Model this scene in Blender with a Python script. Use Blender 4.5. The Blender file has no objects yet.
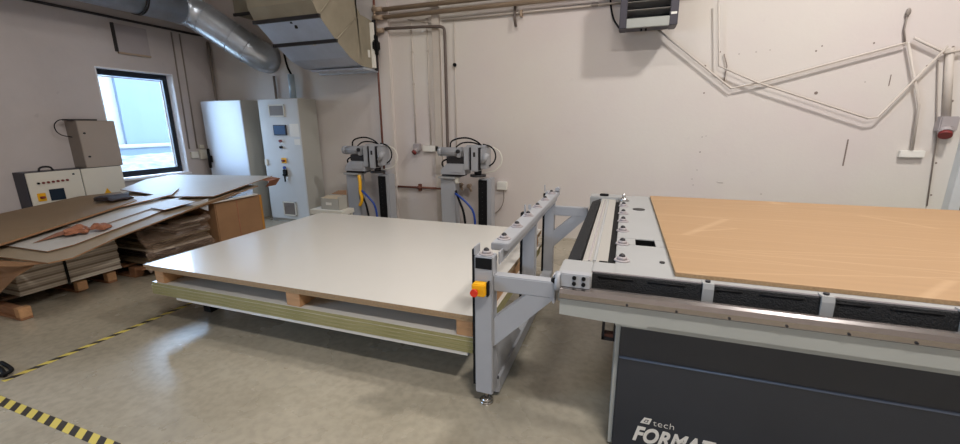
import bpy, bmesh, math, random
from mathutils import Vector, Matrix
random.seed(7)
SC = bpy.context.scene
COL = SC.collection

# ------------------------------------------------------------------ materials
def srgb(r, g, b):
    f = lambda c: (c/255/12.92) if c <= 10 else (((c/255)+.055)/1.055)**2.4
    return (f(r), f(g), f(b), 1)

def mat(name, rgb, rough=.6, metal=0, var=.06, scale=3, bump=0, bscale=60, spec=.5, stretch=None, coat=0, second=None, speck=0):
    m = bpy.data.materials.new(name); m.use_nodes = True
    n = m.node_tree.nodes; l = m.node_tree.links
    p = n['Principled BSDF']
    p.inputs['Roughness'].default_value = rough
    p.inputs['Metallic'].default_value = metal
    p.inputs['Specular IOR Level'].default_value = spec
    p.inputs['Coat Weight'].default_value = coat
    c = srgb(*rgb)
    tc = n.new('ShaderNodeTexCoord'); mp = n.new('ShaderNodeMapping')
    l.new(tc.outputs['Object'], mp.inputs['Vector'])
    if stretch: mp.inputs['Scale'].default_value = stretch
    t = n.new('ShaderNodeTexNoise'); t.inputs['Scale'].default_value = scale
    t.inputs['Detail'].default_value = 6; t.inputs['Roughness'].default_value = .6
    l.new(mp.outputs[0], t.inputs['Vector'])
    r = n.new('ShaderNodeValToRGB')
    r.color_ramp.elements[0].position = .3; r.color_ramp.elements[1].position = .7
    c2 = srgb(*second) if second else tuple(min(1, x*(1+var)) for x in c[:3])+(1,)
    c1 = c if second else tuple(x*(1-var) for x in c[:3])+(1,)
    r.color_ramp.elements[0].color = c1; r.color_ramp.elements[1].color = c2
    l.new(t.outputs['Fac'], r.inputs['Fac'])
    out = r.outputs['Color']
    if speck:
        v = n.new('ShaderNodeTexNoise'); v.inputs['Scale'].default_value = 9; v.inputs['Detail'].default_value = 3
        l.new(tc.outputs['Object'], v.inputs['Vector'])
        rr = n.new('ShaderNodeValToRGB'); rr.color_ramp.elements[0].position = .70; rr.color_ramp.elements[1].position = .76
        rr.color_ramp.elements[0].color = (1, 1, 1, 1); rr.color_ramp.elements[1].color = (1-speck,)*3+(1,)
        l.new(v.outputs['Fac'], rr.inputs['Fac'])
        mx = n.new('ShaderNodeMix'); mx.data_type = 'RGBA'; mx.blend_type = 'MULTIPLY'; mx.inputs['Factor'].default_value = 1
        l.new(out, mx.inputs['A']); l.new(rr.outputs['Color'], mx.inputs['B']); out = mx.outputs['Result']
    l.new(out, p.inputs['Base Color'])
    if bump:
        b = n.new('ShaderNodeBump'); b.inputs['Strength'].default_value = bump; b.inputs['Distance'].default_value = .01
        t2 = n.new('ShaderNodeTexNoise'); t2.inputs['Scale'].default_value = bscale
        l.new(mp.outputs[0], t2.inputs['Vector']); l.new(t2.outputs['Fac'], b.inputs['Height'])
        l.new(b.outputs['Normal'], p.inputs['Normal'])
    return m

M = {}
M['wall'] = mat('wall_paint', (203, 191, 188), .85, scale=.45, bump=.12, bscale=25, speck=.04, second=(208, 203, 193))
M['wall_patch'] = mat('wall_patch_paint', (205, 200, 188), .85, var=.04, scale=1.2)
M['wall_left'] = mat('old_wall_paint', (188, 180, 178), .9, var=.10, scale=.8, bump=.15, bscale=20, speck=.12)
M['ceil'] = mat('ceiling_paint', (190, 184, 175), .9)
M['reveal'] = mat('white_reveal', (232, 232, 236), .6)
M['anthracite'] = mat('anthracite_frame', (30, 36, 48), .35)
M['galv'] = mat('galvanised_steel', (200, 208, 220), .3, .7, .15, 5, bump=.03, bscale=9)
M['galv_flat'] = mat('duct_sheet', (186, 192, 206), .38, .55, .08, 4)  # bluish tint puts the cool window daylight into the sheet colour
M['duct_tan'] = mat('duct_sheet_tan', (150, 142, 124), .5, .25, .1, 4)  # duller tan on the duct sides, upper front and upper box
M['dark_steel'] = mat('dark_steel', (52, 50, 52), .5, .5)
M['ral7035'] = mat('light_grey_powder_coat', (196, 198, 196), .42, var=.03, scale=2)
M['machine'] = mat('machine_grey_paint', (160, 161, 165), .38, var=.03, scale=4)
M['machine_lt'] = mat('machine_light_paint', (158, 158, 157), .42, var=.03, scale=4)
M['apron'] = mat('apron_grey_paint', (162, 163, 157), .45, var=.03, scale=4)
M['cabinet'] = mat('cabinet_paint', (200, 203, 204), .42, var=.03, scale=2)
M['cabinet_side'] = mat('cabinet_side_paint', (172, 170, 162), .5, var=.03, scale=2)
M['cabinet_blue'] = mat('blue_white_cabinet_paint', (205, 212, 222), .35, var=.03, scale=2)
M['cream'] = mat('cream_paint', (216, 212, 200), .45, var=.03, scale=2)
M['taupe'] = mat('taupe_paint', (134, 124, 116), .5, var=.05, scale=3)
M['navy'] = mat('dark_side_paint', (38, 40, 54), .4)
M['alu'] = mat('brushed_aluminium', (190, 188, 186), .28, .9, .06, 40, stretch=(1, 30, 30))
M['alu_y'] = mat('aluminium_profile', (200, 197, 190), .35, .5, .05, 30, stretch=(30, 1, 30))
M['chrome'] = mat('polished_steel', (205, 202, 200), .15, 1, .05, 30)
M['crease'] = mat('dark_crease', (86, 92, 104), .35)
M['rail'] = mat('polished_guide_rail', (160, 154, 152), .2, .9, .04, 30)
M['black'] = mat('black_rubber', (16, 16, 18), .7, var=.2, scale=30, spec=.2)
M['brush'] = mat('black_bristle', (20, 20, 22), .75, var=.5, scale=60, bump=.8, bscale=160)
M['charcoal'] = mat('charcoal_panel', (38, 42, 50), .42, var=.08, scale=3)
M['charcoal_dk'] = mat('charcoal_groove', (18, 18, 20), .5)
M['letter'] = mat('white_lettering', (214, 210, 202), .5, var=.02)
M['screen'] = mat('dark_screen', (28, 44, 60), .15)
M['screen_blue'] = mat('blue_screen', (74, 104, 142), .2)
M['yellow'] = mat('yellow_plastic', (232, 172, 20), .4)
M['red'] = mat('red_plastic', (208, 48, 24), .4)
M['red_dk'] = mat('dull_red_plastic', (120, 40, 40), .5)
M['orange'] = mat('ochre_tape', (176, 122, 48), .5)
M['blue'] = mat('blue_hose', (30, 66, 150), .4)
M['rust'] = mat('rusty_pipe_paint', (104, 60, 46), .6, var=.2, scale=8)
M['pipe_beige'] = mat('beige_pipe_paint', (158, 138, 118), .55, var=.08, scale=5)
M['pipe_brown'] = mat('brown_pipe', (92, 80, 74), .55, var=.1, scale=5)
M['pipe_white'] = mat('white_pipe_paint', (190, 180, 170), .6, var=.05, scale=5)
M['conduit'] = mat('conduit_plastic', (192, 182, 172), .5, var=.04, scale=5)
M['white_plastic'] = mat('white_plastic', (225, 222, 214), .45)
M['pipe_blue'] = mat('pale_blue_pipe', (176, 194, 206), .4, .2)
M['laminate'] = mat('white_laminate', (208, 203, 194), .27, var=.012, scale=1.5, coat=.2)
M['chip'] = mat('chipboard_edge', (156, 128, 94), .8, var=.2, scale=90)
M['chip_green'] = mat('green_chipboard_edge', (116, 112, 58), .8, scale=7, second=(168, 156, 112), stretch=(.6, 1, 60))
M['mdf_edge'] = mat('grey_board_edge', (178, 166, 150), .8, var=.12, scale=8, stretch=(1, 1, 30))
M['wood'] = mat('pine_wood', (178, 136, 96), .75, var=.15, scale=6, stretch=(1, 8, 8))
M['wood_dk'] = mat('aged_pallet_wood', (138, 96, 66), .8, var=.2, scale=6, stretch=(1, 8, 8))
M['wood_shaded'] = mat('shaded_plank_wood', (96, 74, 58), .85, var=.2, scale=6, stretch=(8, 1, 8))  # plank colour darkened to stand for the shade beneath the board stack
M['mdf_light'] = mat('pale_board_edge', (208, 198, 182), .8, var=.1, scale=8, stretch=(1, 1, 30))
M['mdf_mid'] = mat('mid_board_edge', (138, 124, 108), .8, var=.1, scale=8, stretch=(1, 1, 30))
M['film_white'] = mat('white_torn_paper', (176, 178, 182), .5)
M['card'] = mat('kraft_cardboard', (142, 106, 74), .8, var=.10, scale=3, bump=.1, bscale=8)
M['card_lt'] = mat('pale_cardboard', (176, 158, 132), .8, var=.08, scale=2)
M['card_red'] = mat('brown_wrapping_paper', (150, 98, 72), .8, var=.15, scale=12)
M['sheet_white'] = mat('white_faced_sheet', (190, 187, 182), .5, var=.04, scale=2)
M['sheet_tan'] = mat('tan_backing_sheet', (150, 134, 112), .6, var=.06, scale=2)
M['dark_stuff'] = mat('dark_offcut_fabric', (48, 34, 30), .85, var=.3, scale=15)
M['offcut'] = mat('board_offcut', (104, 88, 66), .8, var=.25, scale=12)
M['plaster'] = mat('scuffed_plaster_mark', (128, 114, 106), .9)

# veneer-like cover board with pale cut marks
def panel_mat():
    m = mat('oak_toned_spoilboard', (162, 129, 93), .55, var=.045, scale=2.2, stretch=(.6, 14, 1))
    n = m.node_tree.nodes; l = m.node_tree.links; p = n['Principled BSDF']
    src = p.inputs['Base Color'].links[0].from_socket
    tc = n.new('ShaderNodeTexCoord')
    for ang, sc, pos, amt in ((.62, 2.3, .004, .35), (-.5, 1.9, .004, .3), (0.05, 1.6, .004, .35)):
        mp = n.new('ShaderNodeMapping'); mp.inputs['Rotation'].default_value = (0, 0, ang); mp.inputs['Location'].default_value = (ang*3, sc, 0)
        l.new(tc.outputs['Object'], mp.inputs['Vector'])
        v = n.new('ShaderNodeTexVoronoi'); v.feature = 'DISTANCE_TO_EDGE'; v.inputs['Scale'].default_value = sc
        mp.inputs['Scale'].default_value = (.16, 1.5, 1)
        l.new(mp.outputs[0], v.inputs['Vector'])
        r = n.new('ShaderNodeValToRGB'); r.color_ramp.elements[0].position = pos*.5; r.color_ramp.elements[1].position = pos*2
        r.color_ramp.elements[0].color = (amt,)*3+(1,); r.color_ramp.elements[1].color = (0, 0, 0, 1)
        l.new(v.outputs['Distance'], r.inputs['Fac'])
        mx = n.new('ShaderNodeMix'); mx.data_type = 'RGBA'
        l.new(r.outputs['Color'], mx.inputs['Factor']); l.new(src, mx.inputs['A']); mx.inputs['B'].default_value = srgb(196, 164, 128)
        src = mx.outputs['Result']
    l.new(src, p.inputs['Base Color'])
    return m
M['panel'] = panel_mat()

def floor_mat():
    m = mat('sealed_concrete', (148, 139, 121), .34, var=.10, scale=.9, second=(172, 163, 145), spec=.6)
    n = m.node_tree.nodes; l = m.node_tree.links; p = n['Principled BSDF']
    tc = n.new('ShaderNodeTexCoord')
    t = n.new('ShaderNodeTexNoise'); t.inputs['Scale'].default_value = 1.4; t.inputs['Detail'].default_value = 8
    l.new(tc.outputs['Object'], t.inputs['Vector'])
    r = n.new('ShaderNodeMapRange'); r.inputs['From Min'].default_value = .3; r.inputs['From Max'].default_value = .7
    r.inputs['To Min'].default_value = .19; r.inputs['To Max'].default_value = .32
    l.new(t.outputs['Fac'], r.inputs['Value']); l.new(r.outputs[0], p.inputs['Roughness'])
    src = p.inputs['Base Color'].links[0].from_socket
    t2 = n.new('ShaderNodeTexNoise'); t2.inputs['Scale'].default_value = 22; t2.inputs['Detail'].default_value = 6
    l.new(tc.outputs['Object'], t2.inputs['Vector'])
    r2 = n.new('ShaderNodeValToRGB'); r2.color_ramp.elements[0].color = (.86, .86, .86, 1); r2.color_ramp.elements[1].color = (1, 1, 1, 1)
    r2.color_ramp.elements[0].position = .35; r2.color_ramp.elements[1].position = .6
    l.new(t2.outputs['Fac'], r2.inputs['Fac'])
    mx = n.new('ShaderNodeMix'); mx.data_type = 'RGBA'; mx.blend_type = 'MULTIPLY'; mx.inputs['Factor'].default_value = 1
    l.new(src, mx.inputs['A']); l.new(r2.outputs['Color'], mx.inputs['B']); l.new(mx.outputs['Result'], p.inputs['Base Color'])
    return m
M['floor'] = floor_mat()

def glass_mat():
    m = bpy.data.materials.new('window_glass'); m.use_nodes = True
    n = m.node_tree.nodes; l = m.node_tree.links; n.remove(n['Principled BSDF'])
    t = n.new('ShaderNodeBsdfTransparent'); t.inputs[0].default_value = (.93, .96, .98, 1)
    g = n.new('ShaderNodeBsdfGlossy'); g.inputs['Roughness'].default_value = .02
    f = n.new('ShaderNodeFresnel'); f.inputs[0].default_value = 1.3
    x = n.new('ShaderNodeMixShader'); l.new(f.outputs[0], x.inputs[0]); l.new(t.outputs[0], x.inputs[1]); l.new(g.outputs[0], x.inputs[2])
    l.new(x.outputs[0], n['Material Output'].inputs[0])
    return m
M['glass'] = glass_mat()

def tape_mat():     # black and yellow hazard stripes printed on floor tape, slanted in the tape's own coordinates
    m = bpy.data.materials.new('hazard_tape'); m.use_nodes = True
    n = m.node_tree.nodes; l = m.node_tree.links; p = n['Principled BSDF']; p.inputs['Roughness'].default_value = .5
    tc = n.new('ShaderNodeTexCoord'); s = n.new('ShaderNodeSeparateXYZ'); l.new(tc.outputs['Object'], s.inputs[0])
    a = n.new('ShaderNodeMath'); a.operation = 'ADD'; l.new(s.outputs['X'], a.inputs[0]); l.new(s.outputs['Y'], a.inputs[1])
    b = n.new('ShaderNodeMath'); b.operation = 'MULTIPLY'; b.inputs[1].default_value = 1/.115; l.new(a.outputs[0], b.inputs[0])
    c = n.new('ShaderNodeMath'); c.operation = 'FRACT'; l.new(b.outputs[0], c.inputs[0])
    d = n.new('ShaderNodeMath'); d.operation = 'GREATER_THAN'; d.inputs[1].default_value = .52; l.new(c.outputs[0], d.inputs[0])
    mx = n.new('ShaderNodeMix'); mx.data_type = 'RGBA'; l.new(d.outputs[0], mx.inputs['Factor'])
    mx.inputs['A'].default_value = srgb(206, 186, 92); mx.inputs['B'].default_value = srgb(56, 50, 44)
    l.new(mx.outputs['Result'], p.inputs['Base Color'])
    return m
M['tape'] = tape_mat()

# ------------------------------------------------------------------ mesh builder
class MB:
    def __init__(s): s.bm = bmesh.new(); s.mi = 0; s.mats = []
    def use(s, key):
        if key not in s.mats: s.mats.append(key)
        s.mi = s.mats.index(key); return s
    def _tag(s, verts):
        fs = set(f for v in verts for f in v.link_faces)
        for f in fs: f.material_index = s.mi
    def box(s, x0, y0, z0, x1, y1, z1, bev=0, rot=None):
        r = bmesh.ops.create_cube(s.bm, size=1)
        vs = r['verts']
        c = Vector(((x0+x1)/2, (y0+y1)/2, (z0+z1)/2)); d = Vector((abs(x1-x0), abs(y1-y0), abs(z1-z0)))
        for v in vs: v.co = Vector((v.co.x*d.x, v.co.y*d.y, v.co.z*d.z))
        if bev:
            es = list(set(e for v in vs for e in v.link_edges))
            b = bmesh.ops.bevel(s.bm, geom=es, offset=min(bev, min(d)*.45), segments=2, affect='EDGES')
            vs = list(set(v for f in b['faces'] for v in f.verts) | set(v for v in vs if v.is_valid))
            vs = list(set(v for q in vs for f in q.link_faces for v in f.verts))
        if rot: bmesh.ops.transform(s.bm, matrix=rot, verts=vs)
        bmesh.ops.translate(s.bm, vec=c, verts=vs); s._tag(vs); return s
    def cyl(s, p0, p1, r, r2=None, seg=16, caps=True):
        p0, p1 = Vector(p0), Vector(p1); d = p1-p0
        q = bmesh.ops.create_cone(s.bm, cap_ends=caps, segments=seg, radius1=r, radius2=r if r2 is None else r2, depth=d.length)
        mt = Matrix.Translation((p0+p1)/2) @ d.to_track_quat('Z', 'Y').to_matrix().to_4x4()
        bmesh.ops.transform(s.bm, matrix=mt, verts=q['verts']); s._tag(q['verts'])
        for v in q['verts']:
            for f in v.link_faces:
                if len(f.verts) == 4: f.smooth = True
        return s
    def tube(s, pts, r, seg=10, smooth=0, closed_caps=True):
        P = [Vector(p) for p in pts]
        for _ in range(smooth):       # corner cutting
            Q = [P[0]]
            for a, b in zip(P, P[1:]): Q += [a*.75+b*.25, a*.25+b*.75]
            P = Q+[P[-1]]
        rings = []; up = None
        for i, p in enumerate(P):
            t = (P[min(i+1, len(P)-1)]-P[max(i-1, 0)]).normalized()
            if up is None:
                up = Vector((0, 0, 1)) if abs(t.z) < .9 else Vector((1, 0, 0))
            a = (up - t*up.dot(t)).normalized(); up = a; b = t.cross(a)
            k = 1.0
            if 0 < i < len(P)-1:
                ca = (P[i]-P[i-1]).normalized().dot((P[i+1]-P[i]).normalized()); k = 1/max(.6, math.cos(math.acos(max(-1, min(1, ca)))/2))
            rings.append([s.bm.verts.new(p + (a*math.cos(2*math.pi*j/seg)+b*math.sin(2*math.pi*j/seg))*r*(k if False else 1)) for j in range(seg)])
        for A, B in zip(rings, rings[1:]):
            for j in range(seg):
                f = s.bm.faces.new((A[j], A[(j+1) % seg], B[(j+1) % seg], B[j])); f.smooth = True; f.material_index = s.mi
        if closed_caps:
            for R, rev in ((rings[0], True), (rings[-1], False)):
                f = s.bm.faces.new(list(reversed(R)) if rev else R); f.material_index = s.mi
        return s
    def prism(s, poly, axis, a, b):      # 2-D polygon extruded along an axis between a and b
        def P(u, v, w):
            return {'X': (w, u, v), 'Y': (u, w, v), 'Z': (u, v, w)}[axis]
        A = [s.bm.verts.new(P(u, v, a)) for u, v in poly]; B = [s.bm.verts.new(P(u, v, b)) for u, v in poly]
        n = len(A); fs = [s.bm.faces.new(A), s.bm.faces.new(B[::-1])]
        for i in range(n): fs.append(s.bm.faces.new((A[i], B[i], B[(i+1) % n], A[(i+1) % n])))
        for f in fs: f.material_index = s.mi
        return s
    def slab(s, top, th, sub=0, wob=0):        # polygon in space with thickness downwards; separate edge material allowed
        A = [s.bm.verts.new(p) for p in top]; B = [s.bm.verts.new((p[0], p[1], p[2]-th)) for p in top]
        n = len(A); fs = [s.bm.faces.new(A), s.bm.faces.new(B[::-1])]
        for i in range(n): fs.append(s.bm.faces.new((A[i], B[i], B[(i+1) % n], A[(i+1) % n])))
        for f in fs: f.material_index = s.mi
        return s
    def sph(s, c, r, sc=(1, 1, 1), seg=16):
        q = bmesh.ops.create_uvsphere(s.bm, u_segments=seg, v_segments=seg//2, radius=r)
        for v in q['verts']: v.co = Vector((v.co.x*sc[0]+c[0], v.co.y*sc[1]+c[1], v.co.z*sc[2]+c[2]))
        s._tag(q['verts'])
        for v in q['verts']:
            for f in v.link_faces: f.smooth = True
        return s
    def build(s, name, key=None, parent=None, label=None, cat=None, group=None, kind=None):
        if not s.mats: s.mats = [key]
        bmesh.ops.recalc_face_normals(s.bm, faces=s.bm.faces)
        if parent is not None: o0 = wloc(parent)
        else:
            xs = [v.co for v in s.bm.verts]
            o0 = Vector(((min(v.x for v in xs)+max(v.x for v in xs))/2, (min(v.y for v in xs)+max(v.y for v in xs))/2, min(v.z for v in xs)))
        bmesh.ops.translate(s.bm, vec=-o0, verts=s.bm.verts)
        me = bpy.data.meshes.new(name); s.bm.to_mesh(me); s.bm.free()
        for k in s.mats: me.materials.append(M[k])
        o = bpy.data.objects.new(name, me); COL.objects.link(o)
        if parent is not None: o.parent = parent
        else: o.location = o0
        tag(o, label, cat, group, kind)
        return o

def wloc(o):
    v = Vector((0, 0, 0))
    while o: v += o.location; o = o.parent
    return v
def tag(o, label=None, cat=None, group=None, kind=None):
    if label: o['label'] = label
    if cat: o['category'] = cat
    if group: o['group'] = group
    if kind: o['kind'] = kind
    return o
def empty(name, loc, label, cat, group=None):
    o = bpy.data.objects.new(name, None); COL.objects.link(o); o.location = loc; o.empty_display_size = .1
    return tag(o, label, cat, group)
def bx(name, key, dims, parent=None, bev=0, **k):
    return MB().box(*dims, bev=bev).build(name, key, parent, **k)
def struct(name, mb, key=None, parent=None):
    return mb.build(name, key, parent, kind=None if parent else 'structure')
def copy_tree(o, parent=None):
    c = o.copy(); COL.objects.link(c)
    if parent is not None: c.parent = parent
    for ch in list(o.children): copy_tree(ch, c)
    return c

# ------------------------------------------------------------------ room shell
XL, XR, YB, YF, ZC = -7.1, 6.0, 5.72, -4.0, 5.6
struct('floor', MB().box(XL-.3, YF-.2, -.1, XR+.2, YB+.3, 0), 'floor')
struct('ceiling', MB().box(XL-.3, YF-.2, ZC, XR+.2, YB+.3, ZC+.1), 'ceil')
WY0, WY1, WZ0, WZ1 = 3.90, 4.96, .82, 2.43          # window opening in the left wall
OPEN = [(-3.3, -1.1, 3.3), (WY0, WY1, WZ1)]  # first opening is an unseen window added for cool daylight on the cabinets
w = MB(); yy = YF
for a_, b_, WT in OPEN:
    w.box(XL-.3, yy, 0, XL, a_, ZC).box(XL-.3, a_, 0, XL, b_, WZ0).box(XL-.3, a_, WT, XL, b_, ZC); yy = b_
w.box(XL-.3, yy, 0, XL, YB+.3, ZC)
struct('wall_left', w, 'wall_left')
wb = MB().use('wall').box(XL, YB, 0, XR, YB+.25, ZC)
struct('wall_back', wb, 'wall')
struct('wall_right', MB().box(XR, YF, 0, XR+.2, YB+.25, ZC), 'wall')
struct('wall_front', MB().box(XL-.3, YF-.2, 0, XR+.2, YF, ZC), 'wall')
# shallow piers on either side of the blocked-up opening, and a grey one by the right edge
struct('trim_1', MB().box(-3.66, YB-.06, 0, -3.42, YB, 3.35), 'wall')
struct('trim_2', MB().box(-2.71, YB-.05, 0, -2.60, YB, 3.35), 'pipe_white')
struct('trim_3', MB().box(3.30, YB-.10, 0, 3.39, YB, 2.3, bev=.004), 'cabinet')
d = MB().box(3.40, YB-.04, .01, 4.3, YB, 2.2)  # dark panel put in for the shaded side beyond the right pier
struct('shade_panel_1', d, 'taupe')

# window: reveal, frame, glass, sill
def window(n, WY0, WY1, WZ1):
    wf = MB()
    fx0, fx1 = XL-.20, XL-.13
    wf.box(fx0, WY0, WZ1-.09, fx1, WY1, WZ1, .006).box(fx0, WY0, WZ0+.02, fx1, WY1, WZ0+.11, .006)
    wf.box(fx0, WY0, WZ0+.11, fx1, WY0+.07, WZ1-.09, .006).box(fx0, WY1-.08, WZ0+.11, fx1, WY1, WZ1-.09, .006)
    win = wf.build('window_%d' % n, 'anthracite', kind='structure')
    g = MB().box(XL-.172, WY0+.05, WZ0+.09, XL-.16, WY1-.06, WZ1-.07).build('glass_pane', 'glass', win)
    sf = MB()
    sf.box(XL-.158, WY1-.115, WZ0+.13, XL-.14, WY1-.098, WZ1-.11).box(XL-.158, WY0+.07, WZ1-.118, XL-.14, WY1-.098, WZ1-.104)
    sf.build('glazing_bead', 'reveal', win)
    rv = MB()
    rv.box(XL-.128, WY1-.012, WZ0, XL+.006, WY1+.004, WZ1).box(XL-.128, WY0-.004, WZ0, XL+.006, WY0+.012, WZ1).box(XL-.128, WY0, WZ1-.012, XL+.006, WY1, WZ1+.004)
    rv.build('window_reveal', 'reveal', win)
    MB().box(XL-.13, WY0-.02, WZ0-.02, XL+.05, WY1+.02, WZ0+.012, .004).build('window_sill', 'reveal', win)
for k_, (a_, b_, t_) in enumerate(reversed(OPEN)): window(k_+1, a_, b_, t_)

# outside: yard, rubble, neighbouring pale wall
bx('yard_ground', 'floor', (-30, -6, -.1, XL-.3, 30, .45), label='grey yard ground seen outside the window', cat='ground', kind='structure')
M['ext'] = mat('outside_render', (122, 120, 116), .9, var=.08, scale=.5)
M['ext2'] = mat('outside_render_blue', (84, 92, 102), .9, var=.04, scale=.5)
M['rubble'] = mat('grey_rubble', (84, 84, 84), .9, var=.5, scale=6, bump=.5, bscale=8)
nb = empty('neighbour_building', (-14, 9, .45), 'pale building with a blue grey side wall outside the window', 'building')
bx('wall', 'ext', (-14.6, 2, .45, -14, 8.05, 3.9), nb)
bx('side_wall', 'ext2', (-14.9, 8.05, .45, -13.9, 14, 3.7), nb)
bx('concrete_edge', 'ext', (-13.7, 4, 1.0, -13.3, 13, 1.1), None, .02, label='white concrete kerb strip outside behind the rubble', cat='kerb')
bx('kerb_support', 'ext2', (-13.65, 4, .45, -13.35, 13, 1.0), None, label='low grey wall carrying the white kerb outside', cat='wall')
r = MB()
q = bmesh.ops.create_grid(r.bm, x_segments=40, y_segments=30, size=1)
for v in q['verts']:
    x, y = v.co.x, v.co.y
    v.co = Vector((-11.2+x*2.0, 8.2+y*4.4, .46+max(0, (1-abs(x)**2))*.42*(1-abs(y)**4)+random.uniform(0, .07)))
r.build('rubble_heap', 'rubble', label='heap of grey rubble outside below the window view', cat='rubble', kind='stuff')

# ------------------------------------------------------------------ wall-hung things on the left wall
o = empty('access_panel', (XL, 4.45, 2.66), 'square grey access hatch high on the left wall above the window', 'hatch')
ap_ = bx('panel', 'taupe', (XL, 4.23, 2.67, XL+.025, 4.67, 3.06), o, .004)
M['taupe2'] = mat('mauve_grey_paint', (160, 152, 152), .6)
ap_.data.materials[0] = M['taupe2']
bx('hinge_edge', 'dark_steel', (XL, 4.20, 2.67, XL+.035, 4.23, 3.06), o)
bx('lower_edge', 'pipe_beige', (XL, 4.23, 2.645, XL+.03, 4.67, 2.67), o)
def wall_pipe(name, key, pts, r, label, cat='pipe', smooth=0, group=None, seg=10):
    return MB().tube(pts, r, seg, smooth).build(name, key, label=label, cat=cat, group=group)
wall_pipe('wall_pipe', 'dark_steel', [(XL+.03, 2.6, 3.13), (XL+.03, 5.68, 3.13)], .018, 'dark pipe along the top of the left wall')
wall_pipe('wall_cable', 'taupe', [(XL+.012, 5.06, 3.09), (XL+.012, 5.03, 1.22)], .012, 'left one of two vertical conduits on the left wall beside window')
wall_pipe('wall_cable', 'taupe', [(XL+.012, 5.19, 3.09), (XL+.012, 5.17, 1.22)], .012, 'right one of two vertical conduits on the left wall beside window')
wall_pipe('corner_pipe', 'taupe', [(XL+.03, 5.66, 3.05), (XL+.03, 5.66, .02)], .022, 'thin pipe in the corner behind the blue white cabinet')
bx('junction_box', 'cream', (XL, 5.03, 1.06, XL+.05, 5.15, 1.17), None, .006, label='cream junction box left of the pair on left wall', cat='junction box')
bx('junction_box', 'cream', (XL, 5.19, 1.03, XL+.05, 5.33, 1.20), None, .006, label='taller cream junction box nearer the cabinet on left wall', cat='junction box')
bx('junction_box', 'cream', (XL, 5.20, 1.22, XL+.05, 5.28, 1.28), None, .006, label='small cream socket above the two junction boxes', cat='socket')
# control cabinet on left wall
o = empty('control_cabinet', (-6.96, 3.3, .3), 'wide cream control cabinet with round buttons and screen on left wall', 'control cabinet')
MB().use('navy').box(XL, 2.795, .25, -6.85, 3.82, 1.06, .004).build('housing', None, o)
dl = bx('door', 'cream', (-6.85, 2.80, .25, -6.83, 3.335, 1.055), o, .004, label='left cream door with buttons and screen')
dr = bx('door', 'cream', (-6.85, 3.345, .25, -6.83, 3.82, 1.055), o, .004, label='plain right cream door with warning triangle')
for k in range(7):
    y = 2.893+k*.0475
    MB().cyl((-6.83, y, .923+k*.0015), (-6.812, y, .923+k*.0015), .013).build('push_button', 'black' if k == 0 else 'red_dk', dl)
bx('screen', 'screen', (-6.832, 2.975, .69, -6.822, 3.125, .835), dl, .003)
bx('main_switch_plate', 'yellow', (-6.832, 2.855, .70, -6.82, 2.935, .80), dl, .003)
bx('switch_knob', 'red_dk', (-6.82, 2.872, .735, -6.795, 2.918, .762), dl, .003)
MB().cyl((-6.83, 3.255, 1.0), (-6.818, 3.255, 1.0), .011).build('lock', 'black', dl)
MB().prism([(3.55, .69), (3.63, .69), (3.59, .765)], 'X', -6.831, -6.827).build('warning_triangle', 'yellow', dr)
MB().tube([(-6.95, 2.98, 1.06), (-6.95, 2.99, 1.10), (-6.95, 3.04, 1.115), (-6.95, 3.10, 1.105), (-6.95, 3.12, 1.06)], .012, 8, 1).build('lifting_eye', 'dark_steel', o)
o = empty('switch_box', (-6.96, 3.62, 1.06), 'taupe metal switch box standing on the cream control cabinet', 'switch box')
bx('housing', 'taupe', (XL, 3.42, 1.06, -6.85, 3.85, 1.685), o, .004)
dd = bx('door', 'taupe', (-6.85, 3.42, 1.065, -6.835, 3.85, 1.68), o, .003)
M['taupe_lt'] = mat('taupe_door_paint', (160, 148, 138), .5, var=.04, scale=3); dd.data.materials[0] = M['taupe_lt']
for z in (1.52, 1.21): MB().cyl((-6.835, 3.475, z), (-6.82, 3.475, z), .012).build('lock', 'dark_steel', dd)
MB().box(-7.02, 3.36, 1.685, -6.88, 3.68, 1.705, .004).build('top_plate', 'dark_steel', o)
MB().tube([(-6.98, 3.38, 1.70), (-6.99, 3.30, 1.69), (-7.0, 3.25, 1.61), (-7.0, 3.29, 1.50), (-7.0, 3.42, 1.47)], .006, 8, 2).build('cable_loop', 'black', o)

# ------------------------------------------------------------------ ducts
def rduct():
    o = empty('round_duct', (-6.5, 5.0, 3.0), 'shiny round galvanised duct bending from left wall into the corner', 'duct')
    R = .24
    a, b, c = Vector((-6.50, -3.9, 3.36)), Vector((-6.50, 4.80, 3.36)), Vector((-6.05, 5.30, 2.97))
    MB().tube([a, b], R, 40).build('straight_section', 'galv', o)
    q1, q2 = Vector((-6.47, 4.96, 3.33)), Vector((-6.35, 5.08, 3.235))
    d = Vector((-5.85, 5.45, 2.80))
    MB().tube([b, q1, q2, c, Vector((-5.88, 5.42, 2.82)), Vector((-5.80, 5.50, 2.75)), Vector((-5.76, 5.59, 2.71)), Vector((-5.76, 5.70, 2.705))], R, 40).build('elbow', 'galv', o)
    for y in (4.22, 4.25, 2.9):
        MB().tube([(-6.50, y-.008, 3.36), (-6.50, y+.008, 3.36)], R+.012, 40).build('clamp_ring', 'dark_steel' if y > 4.2 else 'galv', o)
    for p, n in ((b, Vector((0, 1, 0))), (q2, (c-q1).normalized()), (c, (d-q2).normalized()), (Vector((-5.88, 5.42, 2.82)), Vector((.6, .45, -.52)).normalized())):
        MB().tube([p-n*.007, p+n*.007], R+.008, 40).build('seam_ring', 'galv', o)
rduct()
o = empty('box_duct', (-4.1, 5.0, 2.4), 'large angular sheet metal duct curving down into the back wall', 'duct')
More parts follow.
